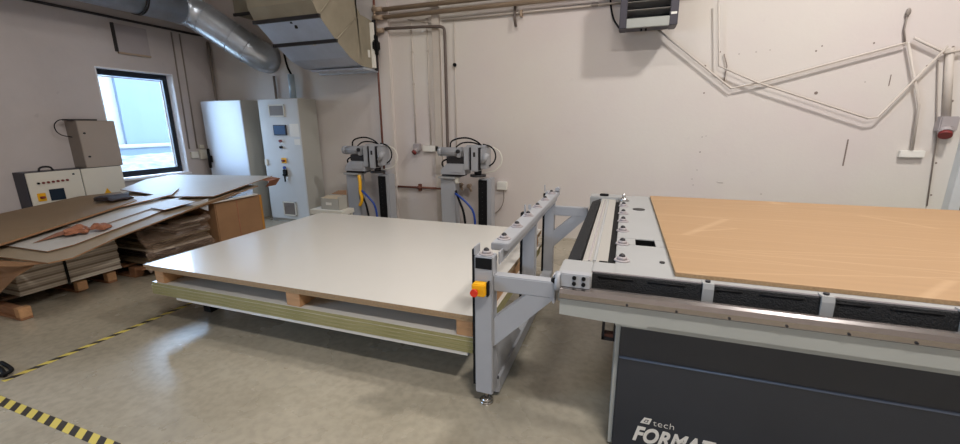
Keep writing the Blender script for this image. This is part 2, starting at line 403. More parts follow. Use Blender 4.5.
prof = [(5.60, 2.405), (5.48, 2.41), (5.21, 2.42), (5.08, 2.455), (4.95, 2.50), (4.68, 2.67), (4.39, 2.90), (4.30, 3.04), (4.25, 3.6), (4.25, ZC-.01), (5.1, ZC-.01), (5.1, 3.6), (5.15, 3.20), (5.26, 3.10), (5.60, 3.07)]
X0, X1 = -4.60, -3.60
b = MB()
b.use('galv_flat')
V0 = [b.bm.verts.new((X0, y, z)) for y, z in prof]; V1 = [b.bm.verts.new((X1, y, z)) for y, z in prof]
n = len(prof); b.use('duct_tan'); b.use('galv_flat')
for i in range(n):
    j = (i+1) % n
    f = b.bm.faces.new((V0[i], V1[i], V1[j], V0[j])); f.material_index = 1 if 6 <= i <= 9 else 0
b.use('duct_tan')
# side walls as fans of quads so that they stay clean
for V, rev in ((V0, 0), (V1, 1)):
    f = b.bm.faces.new(V); f.material_index = 1
    bmesh.ops.triangulate(b.bm, faces=[f])
b.build('duct_body', None, o)
for (y, z) in ((4.39, 2.90), (4.68, 2.67)):
    MB().box(X0-.03, y-.018, z-.03, X1+.02, y+.018, z+.012, .003).build('joint_flange', 'dark_steel', o)
MB().tube([(X1+.004, 4.68, 2.67), (X1+.004, 5.16, 3.04)], .008, 6).build('side_seam', 'duct_tan', o)
MB().tube([(X1+.004, 4.39, 2.90), (X1+.004, 4.80, 3.30)], .008, 6).build('side_seam', 'duct_tan', o)
MB().box(X0+.10, 5.22, 2.38, X1+.02, 5.50, 2.405, .003).box(X0-.0, 5.50, 2.37, X1+.02, 5.60, 2.40, .003).build('bottom_rail', 'galv', o)
MB().box(X1+.005, 5.52, 2.385, X1+.06, 5.545, 3.09, .003).build('end_flange', 'dark_steel', o)
MB().box(X1+.0, 5.46, 2.42, X1+.055, 5.50, 3.04, .004).build('white_edge_strip', 'white_plastic', o)
MB().box(X1, 5.38, 2.56, X1+.012, 5.42, 2.66).build('label_plate', 'white_plastic', o)
MB().box(X1+.03, 5.44, 2.66, X1+.11, 5.56, 2.80, .02).box(X1+.06, 5.46, 2.60, X1+.10, 5.52, 2.88, .01).build('damper_actuator', 'black', o)
MB().box(-4.08, 4.43, 2.85, -4.05, 4.47, 2.90, .004).box(-4.05, 4.47, 2.80, -4.02, 4.50, 2.86, .004).build('latch', 'dark_steel', o)
MB().box(-3.99, 4.70, 2.63, -3.96, 4.73, 2.66, .004).build('latch', 'white_plastic', o)
# added tan box, standing in for the shaded upper back wall
o = empty('upper_shade_box', (-5.4, 5.5, 3.3), 'dull tan box in place of the shaded upper back wall behind the round duct', 'duct')
bx('duct_body', 'duct_tan', (-5.95, 5.3, 3.30, -4.63, YB-.01, 3.9), o)
bx('bottom_edge', 'dark_steel', (-5.95, 5.27, 3.28, -4.64, 5.30, 3.32), o)
wall_pipe('drain_pipe', 'pipe_blue', [(-5.25, 5.60, 2.42), (-5.25, 5.60, 2.025)], .05, 'pale blue vertical pipe dropping behind the grey control cabinet', seg=16)
wall_pipe('drain_hose', 'black', [(-5.36, 5.62, 2.76), (-5.33, 5.62, 2.55), (-5.26, 5.62, 2.42)], .016, 'thin black hose entering top of pale blue pipe', 'hose', 1)
wall_pipe('wall_riser', 'taupe', [(-5.69, 5.68, 2.42), (-5.69, 5.68, .02)], .020, 'thin grey vertical pipe left of the pale blue pipe')

# ------------------------------------------------------------------ the two tall cabinets
c = empty('tall_cabinet', (-6.46, 5.3, 0), 'blue white tall steel cabinet in the corner with black handle', 'cabinet')
bx('carcass', 'cabinet_side', (-6.92, 5.255, .0, -6.02, 5.64, 2.02), c, .004)
cd = bx('door', 'cabinet_blue', (-6.92, 5.235, .08, -6.02, 5.253, 2.01), c, .004)
MB().box(-6.90, 5.195, .98, -6.83, 5.233, 1.10, .008).box(-6.90, 5.185, .88, -6.85, 5.215, 1.22, .008).build('handle', 'black', cd)
c2 = empty('tall_cabinet', (-5.26, 5.45, 0), 'grey tall control cabinet with vents, blue display and rotary switches', 'control cabinet')
bx('carcass', 'cabinet_side', (-5.66, 5.27, .0, -4.86, 5.67, 2.02), c2, .004)
dr = bx('door', 'cabinet', (-5.66, 5.25, .06, -4.86, 5.268, 2.01), c2, .004)
F = 5.25
def vent(x0, z0, x1, z1):
    v = MB(); v.use('cream').box(x0, F-.015, z0, x1, F, z0+.02).box(x0, F-.015, z1-.02, x1, F, z1).box(x0, F-.015, z0, x0+.02, F, z1).box(x1-.02, F-.015, z0, x1, F, z1)
    v.use('taupe').box(x0, F-.006, z0, x1, F, z1)
    nn = 9
    for i in range(nn):
        z = z0+.03+(z1-z0-.06)*i/(nn-1); v.use('taupe').box(x0+.02, F-.013, z-.005, x1-.02, F-.004, z+.003)
    return v.build('vent_grille', None, dr)
vent(-5.44, 1.74, -5.12, 1.93); vent(-5.38, .12, -5.11, .36)
dp = MB().use('navy').box(-5.385, F-.02, 1.45, -5.12, F, 1.615, .004).use('screen_blue').box(-5.365, F-.024, 1.465, -5.14, F-.019, 1.60).build('display', None, dr)
bx('paper_sheet', 'white_plastic', (-5.06, F-.003, 1.43, -4.88, F, 1.63), dr)
bx('paper_sheet', 'white_plastic', (-5.00, F-.003, 1.30, -4.88, F, 1.39), dr)
for x, z, k in ((-5.27, 1.36, 'red_dk'), (-5.27, 1.26, 'black'), (-5.25, .93, 'blue'), (-5.27, .81, 'black')):
    MB().cyl((x, F, z), (x, F-.03, z), .022).build('push_button', k, dr)
rs = bx('rotary_switch', 'yellow', (-5.30, F-.012, 1.0, -5.20, F, 1.09), dr, .003)
bx('switch_knob', 'red_dk', (-5.27, F-.045, 1.03, -5.225, F-.012, 1.06), dr, .003)
MB().box(-5.28, F-.04, .80, -5.20, F, .90, .01).tube([(-5.24, F-.03, .9), (-5.25, F-.03, .84), (-5.25, F-.03, .70)], .012).build('door_lock', 'black', dr)
bx('hinge', 'cream', (-5.655, F-.02, .96, -5.60, F, 1.06), dr, .004)

# ------------------------------------------------------------------ floor bench and carton behind the boards
o = empty('low_bench', (-4.1, 5.0, 0), 'low pale grey bench under the open carton beside the tall cabinet', 'bench')
bx('bench_top', 'cream', (-4.42, 4.80, .30, -3.84, 5.10, .37), o, .006)
for x in (-4.38, -3.88):
    for y in (4.84, 5.04): bx('leg', 'cream', (x-.02, y, 0, x+.02, y+.04, .30), o)
o = empty('carton', (-4.1, 5.1, .37), 'small open grey carton with brown flaps on the low bench', 'box')
MB().use('cabinet_side').box(-4.25, 4.86, .371, -3.93, 4.87, .54).box(-4.25, 5.05, .371, -3.93, 5.06, .57).box(-4.25, 4.86, .371, -4.24, 5.06, .55).box(-3.94, 4.86, .371, -3.93, 5.06, .57).box(-4.25, 4.86, .371, -3.93, 5.06, .38).build('carton_body', None, o)
MB().slab([(-4.25, 4.86, .542), (-3.93, 4.86, .542), (-3.94, 4.96, .585), (-4.22, 4.97, .57)], .004).build('flap', 'card_lt', o)
MB().slab([(-4.22, 5.06, .572), (-3.93, 5.06, .572), (-3.95, 5.09, .64), (-4.10, 5.09, .63)], .004).build('flap', 'card', o)
bx('label_sticker', 'white_plastic', (-4.16, 4.856, .44, -4.06, 4.859, .48), o)

# ------------------------------------------------------------------ the two machine heads by the back wall
def head(label):
    o = empty('clamping_head', (-3.75, 5.2, 0), label, 'machine')
    bx('base_plate', 'machine', (-4.08, 5.14, 0, -3.25, 5.50, .03), o, .005)
    MB().box(-4.02, 5.20, .03, -3.80, 5.36, .86, .006).build('column', 'machine', o)
    bx('column_cap', 'machine_lt', (-4.04, 5.16, .865, -3.78, 5.40, .895), o, .005)
    bx('turntable', 'dark_steel', (-3.99, 5.17, .90, -3.68, 5.38, .925), o, .008)
    g = MB().prism([(-3.99, .93), (-3.63, .93), (-3.63, 1.075), (-3.90, 1.075), (-3.98, 1.0)], 'Y', 5.15, 5.38).box(-3.86, 5.14, .96, -3.66, 5.15, 1.05, .003)
    g.build('gearbox', 'machine', o)
    bx('link_block', 'dark_steel', (-3.92, 5.20, 1.075, -3.62, 5.36, 1.17), o, .01)
    m = MB(); m.cyl((-3.72, 5.24, 1.235), (-4.0, 5.24, 1.235), .055, seg=20)
    for k in range(12):
        a = k*math.pi/6
        m.box(-4.0, 5.24+math.cos(a)*.058-.004, 1.235+math.sin(a)*.058-.004, -3.76, 5.24+math.cos(a)*.058+.004, 1.235+math.sin(a)*.058+.004)
    m.cyl((-4.0, 5.24, 1.235), (-4.05, 5.24, 1.235), .066, .06, seg=20)
    mo = m.build('motor', 'machine', o)
    bx('motor_flange', 'machine', (-3.76, 5.17, 1.16, -3.70, 5.31, 1.30), o, .01)
    MB().cyl((-3.73, 5.168, 1.245), (-3.73, 5.15, 1.245), .028).build('gauge', 'dark_steel', o)
    h = MB().box(-3.64, 5.14, 1.00, -3.56, 5.36, 1.31, .008).box(-3.53, 5.12, .98, -3.43, 5.34, 1.31, .012).box(-3.40, 5.14, 1.02, -3.32, 5.36, 1.29, .008).box(-3.62, 5.18, 1.03, -3.34, 5.38, 1.27)
    h.cyl((-3.36, 5.13, 1.10), (-3.30, 5.13, 1.22), .035, seg=12).box(-3.62, 5.17, 1.29, -3.34, 5.36, 1.33, .01)
    h.build('saw_head', 'machine', o)
    MB().box(-3.553, 5.13, 1.0, -3.545, 5.2, 1.3).box(-3.425, 5.13, 1.0, -3.41, 5.2, 1.3).box(-3.495, 5.117, 1.18, -3.465, 5.125, 1.24).build('slot', 'dark_steel', o)
    MB().cyl((-3.47, 5.24, .93), (-3.47, 5.24, .98), .05).cyl((-3.47, 5.24, .905), (-3.47, 5.24, .93), .11, seg=24).build('pressure_pad', 'dark_steel', o)
    MB().tube([(-3.86, 5.2, 1.30), (-3.85, 5.2, 1.38), (-3.74, 5.2, 1.42), (-3.6, 5.2, 1.43), (-3.46, 5.2, 1.38), (-3.38, 5.2, 1.30)], .011, 8, 2).build('cable', 'black', o)
    MB().tube([(-3.78, 5.22, 1.30), (-3.7, 5.22, 1.36), (-3.55, 5.22, 1.37), (-3.42, 5.22, 1.33)], .010, 8, 2).build('cable', 'black', o)
    MB().tube([(-3.40, 5.25, 1.34), (-3.27, 5.25, 1.31), (-3.21, 5.25, 1.2), (-3.24, 5.25, 1.1), (-3.31, 5.25, 1.05)], .010, 8, 2).build('cable', 'black', o)
    MB().tube([(-3.38, 5.27, 1.32), (-3.18, 5.27, 1.28), (-3.12, 5.27, 1.12), (-3.22, 5.27, .98), (-3.40, 5.27, .95)], .008, 8, 2).build('cable', 'cream', o, label='pale cable')
    MB().tube([(-4.0, 5.28, 1.0), (-4.03, 5.26, 1.08), (-3.95, 5.26, 1.13), (-3.86, 5.28, 1.12)], .011, 8, 2).build('cable', 'black', o)
    pst = MB().use('machine').box(-3.334, 5.22, .03, -3.27, 5.38, .88, .004).use('machine').box(-3.46, 5.24, .03, -3.34, 5.38, .87).build('guide_post', None, o)
    bx('slot_cover', 'black', (-3.46, 5.212, .20, -3.335, 5.24, .855), o, .003)
    for k in range(9):
        bx('guide_stud', 'dark_steel', (-3.405, 5.209, .31+k*.062, -3.395, 5.216, .32+k*.062), pst)
    MB().tube([(-3.79, 5.18, .66), (-3.70, 5.15, .62), (-3.58, 5.15, .52), (-3.50, 5.17, .40), (-3.50, 5.2, .10), (-3.52, 5.2, .03)], .016, 8, 2).build('hose', 'blue', o, label='blue air hose')
    MB().tube([(-3.79, 5.20, .70), (-3.72, 5.16, .55), (-3.66, 5.16, .42), (-3.64, 5.18, .2), (-3.66, 5.2, .03)], .016, 8, 2).build('hose', 'black', o)
    MB().box(-3.80, 5.19, .80, -3.74, 5.23, .88, .01).build('connector', 'cream', o)
    return o
h1 = head('grey clamping head on a column, left of two behind the white boards')
MB().tube([(-3.77, 5.18, .86), (-3.74, 5.16, .76), (-3.75, 5.15, .62), (-3.71, 5.15, .5), (-3.78, 5.16, .40)], .026, 8, 2).build('hose', 'yellow', h1, label='yellow cable bundle')
h2 = copy_tree(h1); h2.location.x += 1.60
h2['label'] = 'grey clamping head on a column, right of two beside the rusty pipe'
for ch in list(h2.children):
    if ch.get('label') == 'yellow cable bundle': bpy.data.objects.remove(ch)

# ------------------------------------------------------------------ pipes, conduits and fittings of the back wall
W = YB
wall_pipe('heating_pipe', 'pipe_beige', [(-3.45, W-.10, 3.235), (5.8, W-.10, 3.235)], .032, 'upper of two thick beige pipes along top of back wall', seg=14)
wall_pipe('heating_pipe', 'pipe_beige', [(-3.45, W-.10, 3.13), (5.8, W-.10, 3.13)], .030, 'lower of two thick beige pipes along top of back wall', seg=14)
wall_pipe('ceiling_conduit', 'conduit', [(-2.55, W-.03, 3.035), (-.16, W-.03, 3.035)], .014, 'thin beige conduit running from dark elbow pipe to the heater', 'conduit')
wall_pipe('ceiling_conduit', 'conduit', [(-3.1, W-.02, 3.09), (-2.62, W-.02, 3.0)], .008, 'short thin sloping conduit near the wide white vertical strip', 'conduit')
wall_pipe('elbow_pipe', 'pipe_brown', [(-3.45, W-.085, 2.98), (-2.58, W-.085, 2.95), (-2.50, W-.085, 2.92), (-2.49, W-.085, 2.85), (-2.49, W-.085, .6)], .021, 'dark brown pipe with elbow turning down the back wall', 'pipe', 1, seg=14)
o = empty('riser_pipe', (-3.6, 5.62, .02), 'thin rust red vertical pipe with valves beside the angular duct', 'pipe')
MB().tube([(-3.59, 5.60, 3.9), (-3.59, 5.60, .03)], .016, 10).build('pipe_run', 'rust', o)
for z in (3.24, 3.13, 2.955): MB().cyl((-3.62, 5.60, z), (-3.46, 5.60, z), .034).cyl((-3.59, 5.60, z-.06), (-3.59, 5.60, z+.06), .022).build('valve', 'pipe_beige', o)
MB().cyl((-3.59, 5.60, 2.68), (-3.59, 5.60, 2.74), .024).build('coupling', 'rust', o)
o = empty('horizontal_pipe', (-3.0, 5.66, .6), 'rusty short horizontal pipe between the two clamping heads', 'pipe')
MB().tube([(-3.40, W-.04, .635), (-2.58, W-.04, .635)], .018).build('pipe_run', 'rust', o)
MB().cyl((-3.04, W-.04, .635), (-2.98, W-.04, .635), .028).box(-3.03, W-.05, .58, -2.99, W, .69).build('coupling', 'rust', o)
bx('pipe_valve', 'pipe_white', (-3.52, W-.13, .64, -3.42, W-.062, .74), None, .015, label='small white valve fitting at left end of rusty pipe', cat='valve')
def vconduit(x, z0, z1, r, label, y=W-.012, clips=True):
    o = empty('vertical_conduit', (x, y, z0), label, 'conduit')
    MB().tube([(x, y, z1), (x, y, z0)], r).build('conduit_run', 'conduit', o)
    z = z1-.45
    while z > z0+.2 and clips:
        bx('clip', 'conduit', (x-r*1.7, y-r*1.3, z, x+r*1.7, W, z+.03), o); z -= .45
    return o
vconduit(-3.055, 1.31, 3.08, .010, 'vertical conduit down to the red and grey power socket')
vconduit(-2.80, 1.30, 3.08, .010, 'vertical conduit down to the white box beside power socket')
vk = vconduit(-2.375, .9, 3.03, .009, 'vertical conduit with dark knob right of brown elbow pipe', clips=False)
bx('knob', 'black', (-2.40, W-.05, 2.41, -2.35, W-.005, 2.455), vk, .01)
def cee(x, z, s, label):
    o = empty('power_socket', (x, W, z), label, 'socket')
    bx('housing', 'taupe2', (x-.06*s, W-.09, z, x+.06*s, W, z+.12*s), o, .01)
    MB().use('taupe2').cyl((x-.01, W-.06, z+.02), (x-.02, W-.10, z-.015*s), .045*s, seg=16).use('red_dk').cyl((x-.02, W-.10, z-.015*s), (x-.03, W-.12, z-.035*s), .042*s, seg=16).build('socket_cap', None, o)
    return o
cee(-3.02, 1.21, .9, 'grey wall socket with dull red cap between two conduits')
bx('junction_box', 'white_plastic', (-2.93, W-.05, 1.20, -2.66, W, 1.29), None, .006, label='flat white junction box right of the red capped socket', cat='junction box')
cee(3.14, 1.50, 1.25, 'large grey wall socket with dull red cap near right edge')
bx('junction_box', 'white_plastic', (2.82, W-.05, 1.225, 3.03, W, 1.30), None, .006, label='flat white junction box below the bent conduit at right', cat='junction box')
# heater
o = empty('fan_heater', (.16, 5.5, 2.68), 'dark wall mounted fan heater with louvres at top of back wall', 'heater')
YH = 5.32
M['heater_side'] = mat('heater_dark_side', (58, 54, 64), .45)
bx('side_panel', 'heater_side', (-.155, YH, 2.665, -.075, W-.15, 3.30), o, .008)
bx('side_panel', 'heater_side', (.375, YH, 2.665, .46, W-.15, 3.30), o, .008)
bx('casing', 'black', (-.075, YH+.10, 2.70, .375, W-.15, 3.29), o)
bx('bottom_panel', 'apron', (-.075, YH, 2.665, .375, YH+.03, 2.765), o, .004)
bx('base_plate', 'heater_side', (-.075, YH+.03, 2.67, .375, W-.15, 2.69), o)
for k in range(6):
    z = 2.83+k*.085
    lv = MB(); lv.box(-.075, -.045, -.005, .375, .045, .005, rot=Matrix.Rotation(-.5, 4, 'X'))
    bmesh.ops.translate(lv.bm, vec=(0, YH+.04, z), verts=lv.bm.verts); lv.build('louvre', 'alu', o)
bx('wall_bracket', 'heater_side', (-.05, W-.15, 2.75, .35, W, 2.98), o)
bx('rating_label', 'white_plastic', (.385, YH-.004, 2.775, .445, YH, 2.80), o)
for x in (.08, .13): bx('cable_gland', 'black', (x, YH+.1, 2.645, x+.02, YH+.13, 2.67), o)
wall_pipe('power_cable', 'black', [(-.30, W-.02, 3.35), (-.29, W-.02, 3.05), (-.24, W-.03, 2.85), (-.16, W-.2, 2.72)], .011, 'black cable looping down left side of the heater', 'cable', 2)
bx('conduit_joint', 'taupe', (-.52, W-.05, 3.02, -.42, W, 3.06), None, .01, label='dark joint on thin conduit just left of the heater', cat='fitting')
wall_pipe('hook_pipe', 'pipe_brown', [(-1.49, W-.03, 3.14), (-1.495, W-.05, 2.98), (-1.47, W-.06, 2.86)], .018, 'short brown pipe stub hanging from the beige pipes', 'pipe')
bx('pipe_clip', 'pipe_beige', (-1.42, W-.07, 2.98, -1.39, W, 3.06), None, label='beige clip holding the thin conduit near brown stub', cat='clip')

def P(px, py, Y=5.70):       # point of the back wall seen along one direction of sight, used once to trace the conduits
    f = 404.3; p, y, r = [math.radians(a) for a in (13.557, 19.403, .37)]
    cp, sp, cy, sy, cr, sr = math.cos(p), math.sin(p), math.cos(y), math.sin(y), math.cos(r), math.sin(r)
    F_ = Vector((-sy*cp, cy*cp, -sp)); rt = Vector((cy, sy, 0)); dn = F_.cross(rt)
    d = (rt*cr+dn*sr)*(px-480)+(-rt*sr+dn*cr)*(py-222)+F_*f
    t = Y/d.y
    return Vector((0, 0, 1.6))+d*t
def run(name, pts, r, label, key='conduit', y=5.70, cat='conduit', twin=0):
    Q = [P(a, b, y) for a, b in pts]
    m = MB().tube(Q, r, 8)
    if twin: m.tube([q+Vector((twin[0], 0, twin[1])) for q in Q], r, 8)
    return m.build(name, key, label=label, cat=cat)
run('bent_conduit', [(656, 28), (731, 88.5), (761, 82), (900, 44.5), (906, 43)], .011, 'conduit from the heater dipping then rising right across wall', y=5.665)
run('bent_conduit', [(718.5, 0), (719, 66), (757, 82.5), (868, 118.5), (878, 117), (948, 46)], .010, 'conduit falling from ceiling then sloping right and up again', y=5.645)
run('bent_conduit', [(908, 42), (919, 105), (912, 150)], .013, 'conduit dropping to the flat white box at right', y=5.67)
run('bent_conduit', [(914, 38), (945, 53), (965, 50)], .013, 'short conduit sloping down to the right edge', y=5.67)
run('stub_cable', [(905, 43), (904, 30), (908, 13)], .009, 'short stiff cable stub standing above the conduit junction', 'taupe', cat='cable')
MB().sph(P(908.5, 12, 5.69), .022, (1, .6, 1.8)).build('cable_end', 'taupe', label='frayed grey end of the cable stub above junction', cat='cable end')
run('vertical_pipe', [(950, 48), (946, 121)], .035, 'wide vertical white pipe above the large red capped socket', 'pipe_white')
run('thin_cable', [(938, 60), (936, 143), (927, 206)], .006, 'thin grey cable hanging beside the large red capped socket', 'taupe', cat='cable')
run('thin_cable', [(724, 54), (727, 66), (724, 81)], .005, 'short thin cable loop under the falling conduit', 'plaster', cat='cable')
bx('socket', 'white_plastic', (-1.73, W-.05, .66, -1.58, W, .78), None, .006, label='white double socket on back wall right of clamping heads', cat='socket')
bx('socket', 'taupe', (-1.93, W-.05, .70, -1.85, W, .78), None, .006, label='small grey switch left of the white double socket', cat='switch')
wall_pipe('socket_cable', 'taupe', [(-1.63, W-.03, .70), (-1.62, W-.05, .45), (-1.74, W-.05, .3), (-1.9, W-.05, .25)], .007, 'thin cable hanging from the white double socket', 'cable', 2)
for x, z, l in ((-2.31, .71, 'left of two brown pipe stubs beside right clamping head'), (-2.17, .70, 'right of two brown pipe stubs beside right clamping head')):
    MB().cyl((x, W, z), (x, W-.08, z), .03).cyl((x, W-.04, z), (x+.03, W-.04, z-.09), .018).build('wall_tap', 'pipe_beige', label=l, cat='pipe stub')
# plugged holes and scuffs of the wall
marks = [(816, 93, .022), (705, 66, .016), (704, 93, .012), (700, 152, .01), (720, 52, .012), (816, 51, .012), (874, 43, .011), (822, 46, .010), (756, 52, .007), (739, 54, .007), (770, 50, .006), (702, 137, .007), (697, 170, .007), (692, 179, .007), (706, 136, .006), (717, 182, .006), (693, 185, .007), (761, 194, .007), (936, 163, .012), (931, 195, .012), (927, 66, .012), (953, 47, .014), (952, 101, .016), (722, 84, .006), (865, 82, .006)]
wm = MB()
for a, b_, r in marks:
    q = P(a, b_, W); wm.cyl((q.x, W-.0005, q.z), (q.x, W-.0025, q.z), r*.8, seg=10)
for a, b_ in (((848, 140), (850, 166)), ((891, 75), (890, 86)), ((718, 183), (723, 183))):
    q0, q1 = P(*a, W), P(*b_, W); q0.y = q1.y = W-.0005; e_ = .004 if a[0] != 848 else .007; wm.box(q0.x-e_, W-.003, min(q0.z, q1.z), q0.x+max(e_, (q1.x-q0.x) if abs(q0.z-q1.z) < .03 else e_), W-.0005, max(q0.z, q1.z)+e_)
wm.build('wall_marks', 'plaster', kind='stuff', label='scattered small drill holes and scuff marks on the back wall', cat='marks')

# ------------------------------------------------------------------ floor tapes
def tape(name, p0, p1, wdt, label):
    p0, p1 = Vector(p0), Vector(p1); L = (p1-p0).length
    o = MB().box(-L/2, -wdt/2, 0, L/2, wdt/2, .0015).build(name, 'tape', label=label, cat='floor tape')
    c_ = (p0+p1)/2; o.location = (c_.x, c_.y, .0005); o.rotation_euler.z = math.atan2(p1.y-p0.y, p1.x-p0.x); return o
tape('hazard_tape', (-3.695, 1.15, 0), (-3.695, 2.45, 0), .045, 'yellow and black floor tape running from corner toward the white boards')
tape('hazard_tape', (-4.6, 1.05, 0), (-1.2, 1.012, 0), .052, 'yellow and black floor tape crossing the near left corner of floor')
o = MB(); o.tube([(-3.98, 1.26, .012), (-3.78, 1.235, .02), (-3.72, 1.20, .03), (-3.75, 1.15, .02), (-3.87, 1.14, .012)], .012, 8, 2)
o.tube([(-3.98, 1.22, .012), (-3.82, 1.20, .04), (-3.73, 1.18, .012)], .012, 8, 2)
o.build('cable_coil', 'black', label='black coiled cable end lying at left edge between tapes', cat='cable')

# ------------------------------------------------------------------ lift table and board pile
t = empty('lift_table', (-2.1, 3.1, 0), 'low black scissor lift table under the pile of white boards', 'lift table')
bx('platform', 'black', (-3.1, 2.85, .215, -.95, 3.80, .2455), t, .004)
bx('base_frame', 'black', (-3.15, 2.9, .0, -1.05, 3.0, .06), t)
bx('base_frame', 'black', (-3.15, 3.65, .0, -1.05, 3.75, .06), t)
for y in (2.95, 3.70):
    for s in (1, -1):
        MB().tube([(-3.0, y+s*.03, .05 if s > 0 else .22), (-1.15, y+s*.03, .22 if s > 0 else .05)], .025, 8).build('scissor_arm', 'dark_steel', t)
for x in (-3.42,):
    for y in (2.36, 3.8): bx('foot', 'black', (x, y-.05, 0, x+.08, y+.05, .246), t)
bx('cross_beam', 'black', (-3.43, 2.36, .215, -3.1, 3.8, .2455), t)
bn = 0
def board(x0, y0, z0, x1, y1, z1, top, edge, label, group=None, name='chipboard_sheet', skin=.0015):
    m = MB(); m.use(edge).box(x0, y0, z0+.0003, x1, y1, z1-skin)
    m.use(top).box(x0, y0, z1-skin, x1, y1, z1); m.box(x0, y0, z0, x1, y1, z0+.0003)
    return m.build(name, None, label=label, cat='board', group=group)
z = .246
board(-3.30, 2.03, z, -.80, 4.07, z+.022, 'laminate', 'laminate', 'lowest white board of the pile, shorter at the right end'); z += .0225
for k in range(4):
    j = random.uniform(-.010, .010)
    board(-3.555+j, 2.02+abs(j)*.6, z, -.755+j, 4.08+j, z+.0260, 'laminate', 'chip_green', 'green edged boards stacked in lower half of the white board pile', 'green edged boards of the lower pile', 'green_chipboard_sheet', skin=.0014 if k == 3 else .0003); z += .0263
zt = z
for k, (x0, x1) in enumerate(((-3.50, -3.40), (-2.16, -2.04), (-.87, -.765))):
    for y0, y1, ws in ((2.03, 2.13, 'front'), (3.0, 3.10, 'middle'), (3.95, 4.05, 'back')):
        if ws == 'front':
            bx('wood_block', 'wood', (x0, y0, z, x1, y1, z+.103), None, .003,
               label=['left end wooden spacer block between the two halves of board pile', 'middle wooden spacer block between the two halves of board pile', 'right end wooden spacer block between the halves, next to grey post'][k], cat='spacer block')
        if ws == 'back':
            bx('wood_batten', 'wood', (x0+.01, 2.14, z, x1-.01, 4.02, z+.103), None, .003,
               label=['wooden batten behind the left spacer block', 'wooden batten behind the middle spacer block', 'wooden batten behind the right spacer block'][k], cat='batten')
z += .1035
board(-3.58, 2.02, z, -.76, 4.09, z+.022, 'card_lt', 'chip', 'brown edged board directly under the top white board'); z += .0225
board(-3.595, 2.015, z, -.758, 4.10, z+.02, 'laminate', 'chip', 'large glossy white board lying on top of the pile', name='white_board'); z += .02
print('TOPZ', z)

# ------------------------------------------------------------------ roller frame
fr = empty('roller_frame', (-.66, 2.95, 0), 'grey steel roller frame with three posts beside the white boards', 'roller frame')
def post(y0, y1, z1, x0=-.72, x1=-.615):
    q = bx('post', 'machine', (x0, y0, .075, x1, y1, z1), fr, .006); return q
p1 = post(1.945, 2.03, .915)
bx('inner_channel', 'black', (-.736, 1.955, .12, -.721, 2.02, .945), fr)
bx('top_flange', 'machine', (-.722, 1.947, .915, -.714, 2.03, .965), fr, .002)
bx('black_band', 'black', (-.712, 1.9405, .845, -.620, 1.9455, .905), p1)
p2 = post(2.99, 3.07, .93, -.70, -.60); bx('inner_channel', 'black', (-.722, 3.0, .12, -.701, 3.06, .93), fr)
p3 = post(3.93, 4.01, .955, -.70, -.605); bx('inner_channel', 'black', (-.722, 3.94, .12, -.701, 4.0, .93), fr)
MB().box(-.665, 2.07, .915, -.565, 4.0, .957, .004).box(-.60, 2.0, .86, -.592, 4.0, .93).build('top_beam', 'machine', fr)
bx('foot_rail', 'machine', (-.70, 2.03, .035, -.60, 3.93, .14), fr, .006)
def caster(x, y, z0, parent=None, r=.027):
    c = MB().cyl((x, y, z0), (x, y, z0+.007), r*1.5, r*1.35, 20).cyl((x, y, z0+.007), (x, y, z0+.022), r*.95, r*.8, 20)
    o = c.build('ball_caster', 'taupe2', parent)
    MB().sph((x, y, z0+.021), r*.6).build('ball', 'dark_steel', o)
    return o
caster(-.665, 1.99, .915, fr)
for y in (2.17, 2.47, 2.80, 3.13, 3.46, 3.80): caster(-.617, y, .957, fr)
MB().box(-.70, 3.86, .965, -.69, 3.88, 1.03).box(-.60, 3.90, .965, -.56, 3.98, 1.0, .005).build('end_stop', 'machine', fr)
MB().box(-.69, 2.98, .93, -.68, 3.0, 1.0).box(-.66, 2.99, .966, -.64, 3.01, 1.0).build('end_stop', 'machine', fr)
for y, w_ in ((1.955, .07), (3.935, .07)):
    br = MB().box(-.614, y, .72, -.283, y+w_, .81, .005)
    br.prism([(-.614, .385), (-.614, .555), (-.432, .722), (-.283, .722)], 'Y', y, y+w_)
    br.build('side_bracket', 'machine', fr)
# lower gusset plate from foot to bracket
MB().prism([(2.03, .14), (2.03, .52), (2.16, .52), (2.62, .14)], 'X', -.622, -.612).build('gusset_plate', 'machine', fr)
for x, y in ((-.665, 1.985), (-.65, 3.03), (-.65, 3.97)):
    MB().cyl((x, y, .0), (x, y, .012), .042, .040, 20).cyl((x, y, .012), (x, y, .028), .04, .016, 20).cyl((x, y, .028), (x, y, .092), .014).build('levelling_foot', 'chrome', fr)
o = empty('emergency_stop', (-.69, 1.93, .73), 'yellow emergency stop box with red button on the nearest grey post', 'emergency stop')
bx('housing', 'yellow', (-.716, 1.885, .705, -.640, 1.944, .775), o, .006)
MB().cyl((-.692, 1.885, .735), (-.692, 1.868, .735), .013).cyl((-.692, 1.868, .735), (-.692, 1.856, .735), .021, seg=20).build('stop_button', 'red', o)
bx('backing', 'black', (-.6395, 1.91, .70, -.632, 1.944, .78), o)
for z in (.50, .44, .17): MB().cyl((-.598, 1.99, z), (-.592, 1.99, z), .010).build('bolt', 'dark_steel', fr)
MB().cyl((-.27, 1.93, .84), (-.245, 1.93, .84), .02).build('hinge_pin', 'black', fr)

# ------------------------------------------------------------------ the big machine
mc = empty('panel_machine', (1.2, 2.9, 0), 'large grey and charcoal panel processing machine with front rail and lettering', 'machine')
TZ = .94; YA = 1.72
